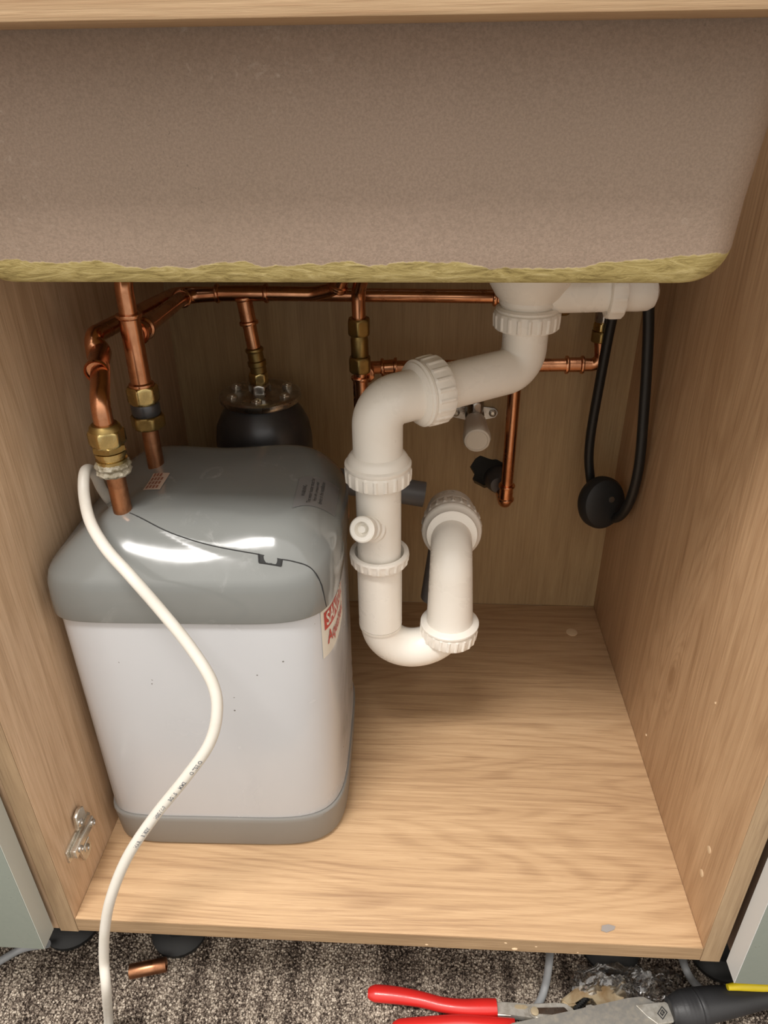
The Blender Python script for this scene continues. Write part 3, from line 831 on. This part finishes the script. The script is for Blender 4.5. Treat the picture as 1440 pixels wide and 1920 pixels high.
# down pipe to the wall plate
gp = at(968, 690, .445); gb = at(948, 930, .450)
cpipe('down_pipe', [gp+Vector((0, 0, -.004)), (gb.x, .447, gb.z+.018)], 0, cen)
sleeve((gb.x, .447, gb.z-.004), (gb.x, .447, gb.z+.018), cen, name='elbow_socket')
cpipe('wall_elbow', [(gb.x, .447, gb.z+.008), (gb.x, .447, gb.z-.010), (gb.x-.003, .489, gb.z-.006)], [0, .013, 0], cen, r=R15*1.16)
bm = NB(); wp = at(928, 918, DEP); lathe(bm, [(0, .0185), (.006, .018), (.016, .0145), (.022, .011)], (gb.x-.007, DEP, gb.z+.005), (0, -1, 0), 32); obj('wall_plate', bm, M['vessel'], cen)

# --- stop valve with cream knob
kb = at(889, 772, DEP)
sv = thing('stop_valve', 'small wall stop valve with round cream knob on the back panel', 'valve', (kb.x, DEP, kb.z))
bm = NB()
outline(bm, [(-.027, -.006), (-.030, 0), (-.026, .006), (-.010, .008), (.010, .008), (.026, .006), (.030, 0), (.027, -.006), (.010, -.010), (-.010, -.010)], (kb.x, DEP, kb.z), (1, 0, 0), (0, 0, 1), .004)
bmesh.ops.bevel(bm, geom=list(bm.edges), offset=.0008, segments=2, affect='EDGES'); obj('bracket', bm, M['steel'], sv)
for sx_ in (-1, 1):
    bm = NB(); lathe(bm, [(0, .0048), (.002, .0045), (.003, .003), (.0014, .002)], (kb.x+sx_*.023, DEP-.004, kb.z), (0, -1, 0), 18); obj('bracket_screw', bm, M['steel_bright'], sv)
bm = NB(); lathe(bm, [(0, .012), (.010, .012), (.012, .010), (.022, .010), (.024, .007), (.034, .007)], (kb.x, DEP-.004, kb.z), (0, -1, 0), 24); obj('valve_body', bm, M['steel'], sv)
nut((kb.x, DEP-.018, kb.z+.006), Zv, .016, .018, sv, 'steel', .2)
cpipe('feed_pipe', [(kb.x, DEP-.018, kb.z+.020), (kb.x, DEP-.018, .350)], 0, sv, r=.006)
kf = at(893, 825, .42); kz = kf.z
bm = NB(); lathe(bm, [(0, .0125), (.003, .0135), (.030, .0155), (.038, .0165), (.047, .0165), (.050, .0150), (.0508, .0128), (.0500, .0120)], (kb.x, .468, kz+.004), (0, -1, -.08), 48,
                 lambda k_, j: 1-.055*max(0, math.sin(k_*2*PI/8)) if 1 <= j <= 4 else 1); obj('knob', bm, M['knob'], sv)

# ------------------------------------------------------------------ black tap hose and its weight
hose = thing('tap_hose', 'black pull-out tap hose hanging in a loop in the right back corner', 'hose', (.25, .43, .2))
hp = [at(1172, 500, .40), at(1160, 560, .42), at(1147, 600, .43), at(1124, 720, .44), at(1107, 820, .445), at(1105, 880, .445), at(1118, 940, .436), at(1148, 972, .410), at(1176, 950, .384), at(1197, 880, .372), at(1208, 760, .372), at(1215, 640, .370), at(1216, 560, .366), at(1214, 500, .36)]
bm = NB(); tube(bm, spline(hp, 10), .0057, 20); obj('hose_tube', bm, M['black_gloss'], hose)
wc = at(1127, 942, .418)
wgt = thing('hose_weight', 'black rounded hose weight clipped at the bottom of the black hose loop', 'weight', wc)
bm = NB(); ax = Vector((.30, -.92, .26))
lathe(bm, [(-.014, .010), (-.0135, .020), (-.010, .0265), (-.004, .0295), (.004, .0295), (.010, .0265), (.0135, .020), (.014, .006)], wc, ax, 40); o = obj('weight_body', bm, M['black'], wgt)
for v in o.data.vertices: v.co.z *= 1.12
bm = NB(); A, N_, B_ = frame(ax); lathe(bm, [(0, .004), (.0012, .0035), (.0013, .002)], wc+A*.0138+N_*.006-B_*.006, ax, 14); obj('clip_screw', bm, M['steel'], wgt)

# ------------------------------------------------------------------ white waste trap
RW = .0215
trap = thing('sink_waste_trap', 'white plastic sink waste and tubular trap hanging below the sink', 'waste trap', (-.012, .205, .19))
def wtube(name, pts, rad, r=RW, caps=True, n=16, par=trap, mat='waste'):
    bm = NB(); tube(bm, fillet(pts, rad, n), r, 48, caps); return obj(name, bm, M[mat], par, 40)
def wlathe(name, prof, o, ax, segs=48, par=trap, mat='waste'):
    bm = NB(); lathe(bm, prof, o, ax, segs); return obj(name, bm, M[mat], par, 30)
def wnut(o, ax, h, r, ribs=22, name='ribbed_nut'):
    bm = NB(); ribnut(bm, o, ax, h, r, ribs); return obj(name, bm, M['waste'], trap, 25)
wx = at(987, 603, .29).x; wy = .290
zn0 = at(987, 618, wy).z; zn1 = at(987, 585, wy).z
wlathe('waste_body', [(0, .0235), (.010, .0240), (.013, .0262), (.016, .0262), (.020, .0300), (.032, .0370), (.040, .0395), (.062, .0400), (.066, .055), (.0715, .055)], (wx, wy, zn1-.004), Zv)
wnut((wx, wy, zn1+.002), (0, 0, -1), zn1-zn0+.001, .0300, 20)
wlathe('washer_ring', [(0, .0268), (.0015, .0285), (.003, .0285), (.0045, .026)], (wx, wy, zn1+.001), Zv)
# overflow branch with end cap
oz = at(1150, 548, wy).z
xb = at(1140, 548, wy).x; xc = at(1185, 548, wy).x; xend = at(1250, 548, wy).x
wlathe('overflow_branch', [(0, .020), (xb-wx-.004, .0180), (xb-wx, .0180), (xb-wx+.003, .0195)], (wx, wy, oz+.001), Xv)
bm = NB(); ribnut(bm, (xb-.001, wy, oz), Xv, xc-xb-.006, .0232, 12); obj('ribbed_nut', bm, M['waste'], trap, 25)
wlathe('end_cap', [(0, .0165), (xend-xc-.016, .0165), (xend-xc-.008, .0158), (xend-xc-.003, .0130), (xend-xc, .007)], (xc-.008, wy, oz), Xv)
# swept elbow from the waste, down then left, and the horizontal run to the upper left elbow
pb = at(986, 690, wy); pb = Vector((wx, wy, pb.z)); pl = at(709, 752, .210)
tx0, ty0 = at(710, 960, .205).x, .2065
pl = Vector((tx0, ty0, at(709, 757, .2065).z))
dl = (pl-pb).normalized(); Lr = (pl-pb).length
wtube('swept_bend', [(wx, wy, zn0+.004), pb, pb+dl*(Lr*.70)], [0, .040, 0], r=.0208)
wtube('upper_elbow', [pb+dl*(Lr*.64), pl, (tx0, ty0, at(710, 880, .2065).z)], [0, .0205, 0], r=.0222)
pn = pb+dl*(Lr*.59)
wnut(pn, dl, .021, .0305, 20)
wlathe('nut_flange', [(0, .0285), (.001, .0298), (.003, .0298), (.0042, .0278), (.0055, .0278), (.0075, .0245), (.008, .0225)], pn+dl*.0200, dl)
# upper joint on the upright
Zt = lambda py: at(710, py, .2065).z
za, zb_ = Zt(893), Zt(870)
wnut((tx0, ty0, zb_-.001), (0, 0, -1), zb_-za+.004, .0298, 20)
wlathe('nut_flange', [(0, .0292), (.0015, .0300), (.0040, .0300), (.0055, .0278), (.0085, .0272), (.0120, .0248), (.0135, .0225)], (tx0, ty0, zb_-.002), Zv)
wtube('tee_barrel', [(tx0, ty0, za-.002), (tx0, ty0, Zt(1050))], 0, r=.0208)
# hose nozzle pointing to the front left
nz0 = Vector((tx0, ty0, Zt(988))); tip = at(678, 993, .168)
nd = (tip-nz0); nl = nd.length
wlathe('nozzle', [(0, .0135), (nl-.024, .0135), (nl-.022, .0115), (nl-.016, .0115), (nl-.015, .0098), (nl-.010, .0098), (nl-.009, .0118), (nl-.001, .0118), (nl, .0105), (nl, .0070), (nl-.006, .0060), (nl-.006, .0040), (nl-.001, .0030), (nl-.001, .0005)], nz0, nd, 40)
# lower joint: nut opening upward, barrel dropping in
zc0, zc1 = Zt(1054), Zt(1034)
bm = NB()
hN = zc1-zc0
seg = 20*6
lathe(bm, [(0, .0235), (.001, .0265), (.003, .0272), (.006, .0275), (hN-.003, .0278), (hN-.001, .0285), (hN+.001, .0280), (hN+.001, .0238), (hN-.004, .0225), (hN-.006, .0212)], (tx0, ty0, zc0), Zv, seg, lambda k_, j: 1.03 if j in (2, 3, 4) and (k_ % 6) < 2 else 1)
obj('ribbed_nut', bm, M['waste'], trap, 25)
# lower barrel, U-bend and second leg
lx, ly = at(842, 1190, .216).x, .216
zu = at(770, 1213, .211).z
wtube('lower_barrel', [(tx0, ty0, zc0+.004), (tx0, ty0, Zt(1165))], 0, r=.0217)
wlathe('barrel_step', [(0, .0200), (.001, .0212), (.004, .0217)], (tx0, ty0, Zt(1172)), Zv)
z2n = at(842, 1187, ly).z; z2t = at(842, 1168, ly).z
mid = Vector(((tx0+lx)/2, (ty0+ly)/2, zu))
half = (Vector((lx, ly, 0))-Vector((tx0, ty0, 0))).length/2
wtube('u_bend', [(tx0, ty0, zu+.075), (tx0, ty0, zu), (lx, ly, zu), (lx, ly, zu+.075)], [0, half*.985, half*.985, 0], r=.0200, n=24)
wnut((lx, ly, z2t), (-.10, 0, -1), z2t-z2n+.004, .0292, 22)
wlathe('nut_flange', [(0, .0290), (.001, .0298), (.0030, .0298), (.0045, .0275), (.0055, .0245)], (lx, ly, z2t-.001), (0, 0, 1))
# outlet elbow, slightly flared socket at the bottom
ez = at(843, 1024, ly+.01).z
so = Vector((lx, .250, ez+.001)); sd = Vector((.01, 1, -.18)).normalized()
bm = NB(); pth = fillet([(lx, ly, z2t-.002), (lx-.001, ly+.002, ez), so+sd*.03], [0, .027, 0], 14)
rs = []
for p in pth:
    f = max(0, min(1, (p.z-z2t)/(ez-z2t))); rs.append(.0238-.0035*f)
tube(bm, pth, rs, 48); obj('outlet_elbow', bm, M['waste'], trap, 40)
bm = NB(); ribnut(bm, so+sd*.008, sd, .020, .0305, 22); obj('ribbed_nut', bm, M['waste'], trap, 25)
wlathe('nut_flange', [(-.008, .0225), (-.007, .0252), (-.003, .0262), (.0, .0285), (.002, .0300), (.006, .0305), (.0085, .0298), (.009, .028)], so, sd)
wlathe('wall_socket', [(.020, .0262), (.030, .0275), (.034, .0285), (.0355, .0285), (.037, .0265), (.056, .0262), (.060, .0258)], so, sd)
wlathe('pipe_seal', [(.054, .020), (.070, .0195), (.072, .016)], so, sd, mat='black')

# grey waste pipe behind
gw = thing('grey_waste_pipe', 'dark grey plastic waste pipe passing behind the white trap', 'pipe', (.02, .37, .2))
gl = at(640, 902, .375); gr_ = at(770, 924, .375)
bm = NB(); tube(bm, [gl+Vector((-.05, 0, .0)), gl, gr_+Vector((.016, 0, -.002))], .0150, 32); obj('crosspipe', bm, M['grey_waste'], gw)
gv = at(815, 1000, .385)
sp_ = so+sd*.070
bm = NB(); tube(bm, fillet([sp_-sd*.004, sp_+sd*.026+Vector((0, 0, -.004)), Vector((gv.x, sp_.y+.030, at(812, 1110, .36).z))], [0, .018, 0], 12), .0158, 32); obj('drop_pipe', bm, M['grey_waste'], gw)

# ------------------------------------------------------------------ white flex cable
cb = thing('flex_cable', 'white round flex cable looping from the heater over its front to the carpet', 'cable', (-.2, 0, 0))
cpts = [at(222, 948, .185), at(205, 937, .168), at(190, 915, .160), at(178, 890, .148), at(166, 880, .138), at(158, 890, .126), at(158, 930, .112), at(170, 980, .088), at(200, 1030, .064), at(243, 1078, .048), at(300, 1143, .040), at(358, 1215, .030), at(398, 1280, .020), at(407, 1335, .012), at(392, 1395, .004), at(348, 1458, -.002), at(290, 1530, -.008), at(240, 1605, -.016), at(209, 1680, -.024), at(197, 1740, -.028), at(195, 1800, -.030), at(200, 1860, -.040), flat(204, 1920, CZ+.006), flat(210, 2000, CZ+.005), flat(240, 2100, CZ+.005)]
cpath = spline(cpts, 10)
RC = .0044
bm = NB(); tube(bm, cpath, RC, 24); obj('cable_sheath', bm, M['cable'], cb)
# printing along the sheath, facing the room
def cable_text(txt, px, py, size):
    best = min(range(len(cpath)-1), key=lambda i: (Vector(((cpath[i]-CAM).dot(RR)/(cpath[i]-CAM).dot(FF)*FPX+720-px, (cpath[i]-CAM).dot(DD)/(cpath[i]-CAM).dot(FF)*FPX+960-py))).length)
    tb = text_mesh(txt, size, .0001)
    # arc-length map around the nearest point, reading upward
    cum = [0]
    for a_, b_ in zip(cpath, cpath[1:]): cum.append(cum[-1]+(b_-a_).length)
    s_c = cum[best]
    for v in tb.verts:
        s_ = s_c-v.co.x
        i = max(0, min(len(cum)-2, next((k_ for k_ in range(len(cum)-1) if cum[k_+1] > s_), len(cum)-2)))
        p = cpath[i].lerp(cpath[i+1], (s_-cum[i])/(cum[i+1]-cum[i])); t = (cpath[i]-cpath[i+1]).normalized()
        vw = (CAM-p).normalized(); nn = (vw-t*vw.dot(t)).normalized(); side = nn.cross(t)
        # text is printed on the lower right of the sheath
        ang = -.45-(-v.co.y)/RC*-1.0
        ang = -.45+v.co.y/RC
        v.co = p+(nn*math.cos(ang)+side*math.sin(ang))*(RC+.0001)
    obj('sheath_print', tb, M['ink'], cb, 0)
cable_text('\u25C7 TSE \u25C7' if False else 'O TSE O', 371, 1432, .0042)
cable_text('MM2', 349, 1470, .0042)
cable_text('3G1,5', 332, 1494, .0042)
cable_text('H05VV-F', 309, 1522, .0042)
cable_text('3182Y', 280, 1556, .0042)
cable_text('HAR', 262, 1582, .0042)
bm = NB(); gq = at(216, 950, .180); lathe(bm, [(0, .0075), (.004, .0085), (.010, .0085), (.014, .0060)], at(224, 950, .192), (-.5, -.4, .2), 20); obj('strain_relief', bm, M['black'], cb)

# ------------------------------------------------------------------ scrap on the base panel and floor
p = flat(1140, 1742, 0)
bm = NB(); outline(bm, [(-.0065, -.002), (-.002, -.0035), (.0055, -.0005), (.0070, .0025), (.001, .0040), (-.005, .0025)], (p.x, p.y, .0002), (1, 0, 0), (0, 1, 0), .0006)
tag(obj('paper_scrap', bm, M['grey_scrap'], smooth=0), 'tiny grey scrap lying near the front right of the oak base panel', 'scrap')
def offcut():
    a = flat(243, 1822, CZ+.009); b = flat(312, 1808, CZ+.009)
    ax = (b-a); L = ax.length
    t = thing('copper_offcut', 'short copper pipe offcut lying on the carpet below the cabinet', 'pipe offcut', (a.x, a.y, CZ))
    bm = NB(); lathe(bm, [(0, .0064), (0, .0072), (.0006, .0075), (L-.0006, .0075), (L, .0072), (L, .0064), (.001, .0062)], a, ax, 32, caps=False); obj('tube_wall', bm, M['copper_dull'], t)
offcut()
def wood_chip():
    for i, (px, py, s) in enumerate(((965, 1779, .0022), (948, 1768, .0012), (800, 1771, .0013), (1005, 1775, .0010), (1083, 1786, .0008))):
        p = at(px, py, -.0006)
        bm = NB(); bmesh.ops.create_icosphere(bm, subdivisions=2, radius=s)
        for v in bm.verts: v.co = Vector((v.co.x*1.3, v.co.y*.5, v.co.z*.8))*(1+.3*noise.noise(v.co*900))+p
        tag(obj('sawdust_crumb', bm, M['beige_plug']), ['largest pale sawdust crumb on the front edge of the base panel', 'small crumb just left of the largest on the front edge', 'pale crumb alone left of centre on the front edge', 'faint crumb right of the largest on the front edge', 'rightmost tiny crumb on the front edge of the base panel'][i], 'crumb', 'sawdust crumbs on the front edge')
wood_chip()
# grey cables under the cabinet
for pts, lab in (([at(1034, 1740, .11), flat(1030, 1800, CZ+.030), flat(1022, 1850, CZ+.010), flat(1008, 1885, CZ+.006), flat(985, 1905, CZ+.005)], 'grey cable dropping behind the pliers under the cabinet'),
                 ([flat(90, 1770, CZ+.02), flat(45, 1778, CZ+.006), flat(10, 1796, CZ+.005), flat(-60, 1840, CZ+.005)], 'grey cable on the carpet below the left green door'),
                 ([at(1272, 1770, .10), flat(1284, 1812, CZ+.020), flat(1298, 1838, CZ+.010), flat(1318, 1858, CZ+.006)], 'grey cable behind the black saw handle under the cabinet')):
    bm = NB(); tube(bm, spline(pts, 8), .0040, 16); tag(obj('grey_cable', bm, M['cable_grey']), lab, 'cable')

# ------------------------------------------------------------------ tools
TZ = CZ+.012
def prism_px(pts, z, th, mat, name, parent, bev=.001):
    """flat part traced where it lies: points on the horizontal plane z, given real thickness"""
    q = [flat(px, py, z+th) for px, py in pts]
    bm = NB(); lo = [bm.verts.new((v.x, v.y, z)) for v in q]; hi = [bm.verts.new((v.x, v.y, z+th)) for v in q]
    bm.faces.new(lo); bm.faces.new(hi[::-1]); n = len(q)
    for i in range(n): bm.faces.new((lo[i], lo[(i+1) % n], hi[(i+1) % n], hi[i]))
    if bev: bmesh.ops.bevel(bm, geom=list(bm.edges), offset=bev, segments=2, affect='EDGES')
    return obj(name, bm, M[mat], parent, 30)
pli = thing('water_pump_pliers', 'red-handled water pump pliers lying on the carpet beneath the cabinet front', 'pliers', tuple(flat(1010, 1893, CZ)))
hA = [flat(x, y, TZ) for x, y in ((690, 1862), (712, 1863), (750, 1867), (790, 1874), (830, 1884), (870, 1889), (905, 1889), (931, 1889))]
pa = spline(hA, 6); n = len(pa)
bm = NB(); rr = [min(1, .55+.45*math.sqrt(min(1, i/4)))*(.0078+.0006*math.sin(i/n*9)) for i in range(n)]
tube(bm, pa, rr, 28, flatz=.85); obj('handle_grip', bm, M['red'], pli)
hB = [flat(x, y, TZ) for x, y in ((735, 1930), (760, 1926), (810, 1922), (860, 1919), (910, 1922), (965, 1926))]
pa = spline(hB, 6); n = len(pa); rr = [min(1, .5+.5*math.sqrt(min(1, i/4)))*.0080 for i in range(n)]
bm = NB(); tube(bm, pa, rr, 28, flatz=.85); obj('handle_grip', bm, M['red'], pli)
prism_px([(926, 1876), (985, 1880), (1003, 1885), (1040, 1888), (1062, 1893), (1070, 1905), (1045, 1914), (1010, 1910), (960, 1903), (926, 1902)], CZ+.006, .008, 'tool_steel', 'handle_arm', pli, .0015)
prism_px([(960, 1918), (1000, 1914), (1050, 1912), (1090, 1916), (1095, 1935), (1000, 1940), (960, 1937)], CZ+.004, .007, 'tool_steel', 'handle_arm', pli, .0015)
# slotted joint arm
prism_px([(990, 1887), (1000, 1880), (1040, 1880), (1056, 1879), (1068, 1884), (1080, 1896), (1078, 1910), (1062, 1915), (1010, 1911), (994, 1902)], CZ+.0145, .005, 'tool_steel', 'joint_arm', pli, .0015)
prism_px([(1006, 1889), (1058, 1888), (1068, 1898), (1062, 1905), (1010, 1902)], CZ+.0196, .0012, 'steel', 'slot_plate', pli, .0004)
pv = flat(1003, 1895, CZ+.021); bm = NB(); lathe(bm, [(0, .0042), (.0012, .0040), (.0016, .0025)], (pv.x, pv.y, CZ+.0195), Zv, 20); obj('pivot_rivet', bm, M['tool_rust'], pli)
prism_px([(968, 1883), (985, 1884), (990, 1888), (985, 1892), (968, 1891), (964, 1887)], CZ+.0142, .0006, 'tool_rust', 'embossed_mark', pli, .0002)
# jaws
prism_px([(1050, 1875), (1085, 1846), (1150, 1846), (1176, 1858), (1170, 1888), (1130, 1896), (1128, 1890), (1112, 1868), (1092, 1866), (1080, 1884), (1066, 1886)], CZ+.004, .013, 'tool_rust', 'jaw', pli, .0018)
tj = NB()
for i in range(9):
    f = i/8; p = flat(1078+26*f, 1890-26*f, CZ+.016); box(tj, p.x-.0012, p.x+.0030, p.y-.0009, p.y+.0009, CZ+.008, CZ+.0165)
obj('jaw_teeth', tj, M['black'], pli, 0)
prism_px([(1090, 1912), (1096, 1884), (1112, 1881), (1128, 1892), (1135, 1905), (1118, 1914)], CZ+.010, .010, 'tool_steel', 'jaw', pli, .0018)
prism_px([(1100, 1905), (1103, 1890), (1112, 1889), (1120, 1896)], CZ+.0201, .0006, 'tool_rust', 'jaw_recess', pli, .0001)

saw = thing('hand_saw', 'hand saw with steel blade and black handle with a yellow insert, on the carpet', 'saw', tuple(flat(1250, 1895, CZ)))
prism_px([(930, 1936), (960, 1918), (1080, 1893), (1178, 1871), (1205, 1868), (1240, 1885), (1262, 1935), (1200, 1942), (1000, 1944)], CZ+.0235, .0014, 'blade', 'blade', saw, .0003)
prism_px([(1192, 1884), (1248, 1878), (1262, 1890), (1264, 1916), (1234, 1920), (1214, 1905)], CZ+.0250, .0020, 'tool_steel', 'bolster', saw, .0006)
# diamond emblem
dz = CZ+.0271
prism_px([(1241, 1886), (1252, 1898), (1243, 1912), (1232, 1900)], dz, .0003, 'dark_print', 'emblem', saw, 0)
prism_px([(1241.3, 1889), (1249.5, 1898.4), (1242.6, 1908.8), (1234.6, 1899.8)], dz+.0003, .0002, 'tool_steel', 'emblem', saw, 0)
prism_px([(1241.5, 1892), (1247, 1898.4), (1242.4, 1905.8), (1237, 1899.8)], dz+.0005, .0002, 'dark_print', 'emblem', saw, 0)
tb = text_mesh('K', .0032, .0001)
ce = flat(1242, 1899, dz+.0009)
for v in tb.verts: v.co = Vector((ce.x+v.co.x, ce.y+v.co.y, dz+.0009))
obj('emblem_letter', tb, M['tool_steel'], saw, 0)
hz_ = CZ+.026
hs = [flat(x, y, hz_) for x, y in ((1256, 1895), (1275, 1893), (1300, 1889), (1330, 1883), (1370, 1877), (1410, 1870), (1450, 1864), (1500, 1856))]
pa = spline(hs, 8); n = len(pa)
bm = NB(); rr = []
for i in range(n):
    f = i/(n-1); r = .0128+.0045*smooth01(f*4.5)-.0055*smooth01((f-.25)*1.6)
    if f < .05: r *= .93
    if .16 < f < .34: r *= 1+.035*math.sin(f*190)
    rr.append(r)
tube(bm, pa, rr, 36, flatz=.9); obj('handle', bm, M['black_grip'], saw, 50)
ys = [flat(x, y, hz_+.016) for x, y in ((1364, 1851), (1385, 1849), (1410, 1849), (1440, 1850), (1470, 1848))]
bm = NB(); pa = spline(ys, 6); tube(bm, pa, [.002+.0026*math.sin(PI*(.12+.7*i/(len(pa)-1))) for i in range(len(pa))], 16); obj('yellow_insert', bm, M['yellow'], saw)

# crumpled clear bag behind the tools
def bag():
    cs = [(1056, 1874), (1262, 1892), (1280, 1830), (1085, 1812)]
    q = [flat(*c, CZ+.012) for c in cs]
    bm = NB(); n = 46; g = []
    for i in range(n+1):
        for j in range(n+1):
            u, v = i/n, j/n; p = (q[0]*(1-u)+q[1]*u)*(1-v)+(q[3]*(1-u)+q[2]*u)*v
            k = noise.noise(Vector((p.x*55, p.y*55, 1)))+.55*abs(noise.noise(Vector((p.x*140, p.y*140, 4))))+.3*noise.noise(Vector((p.x*300, p.y*300, 9)))
            e = math.sin(PI*u)**.5*math.sin(PI*v)**.5
            g.append(bm.verts.new((p.x+.006*noise.noise(Vector((u*6, v*6, 3))), p.y+.008*noise.noise(Vector((u*5, v*7, 8))), CZ+.004+max(0, (.017+.020*k)*e+.008*v+.016*math.exp(-((u-.12)**2+(v-.8)**2)/.02)))))
    for i in range(n):
        for j in range(n):
            a = i*(n+1)+j; bm.faces.new((g[a], g[a+1], g[a+n+2], g[a+n+1]))
    tag(obj('plastic_bag', bm, M['film'], smooth=28), 'crumpled clear plastic bag on the carpet behind the pliers and saw', 'bag')
bag()
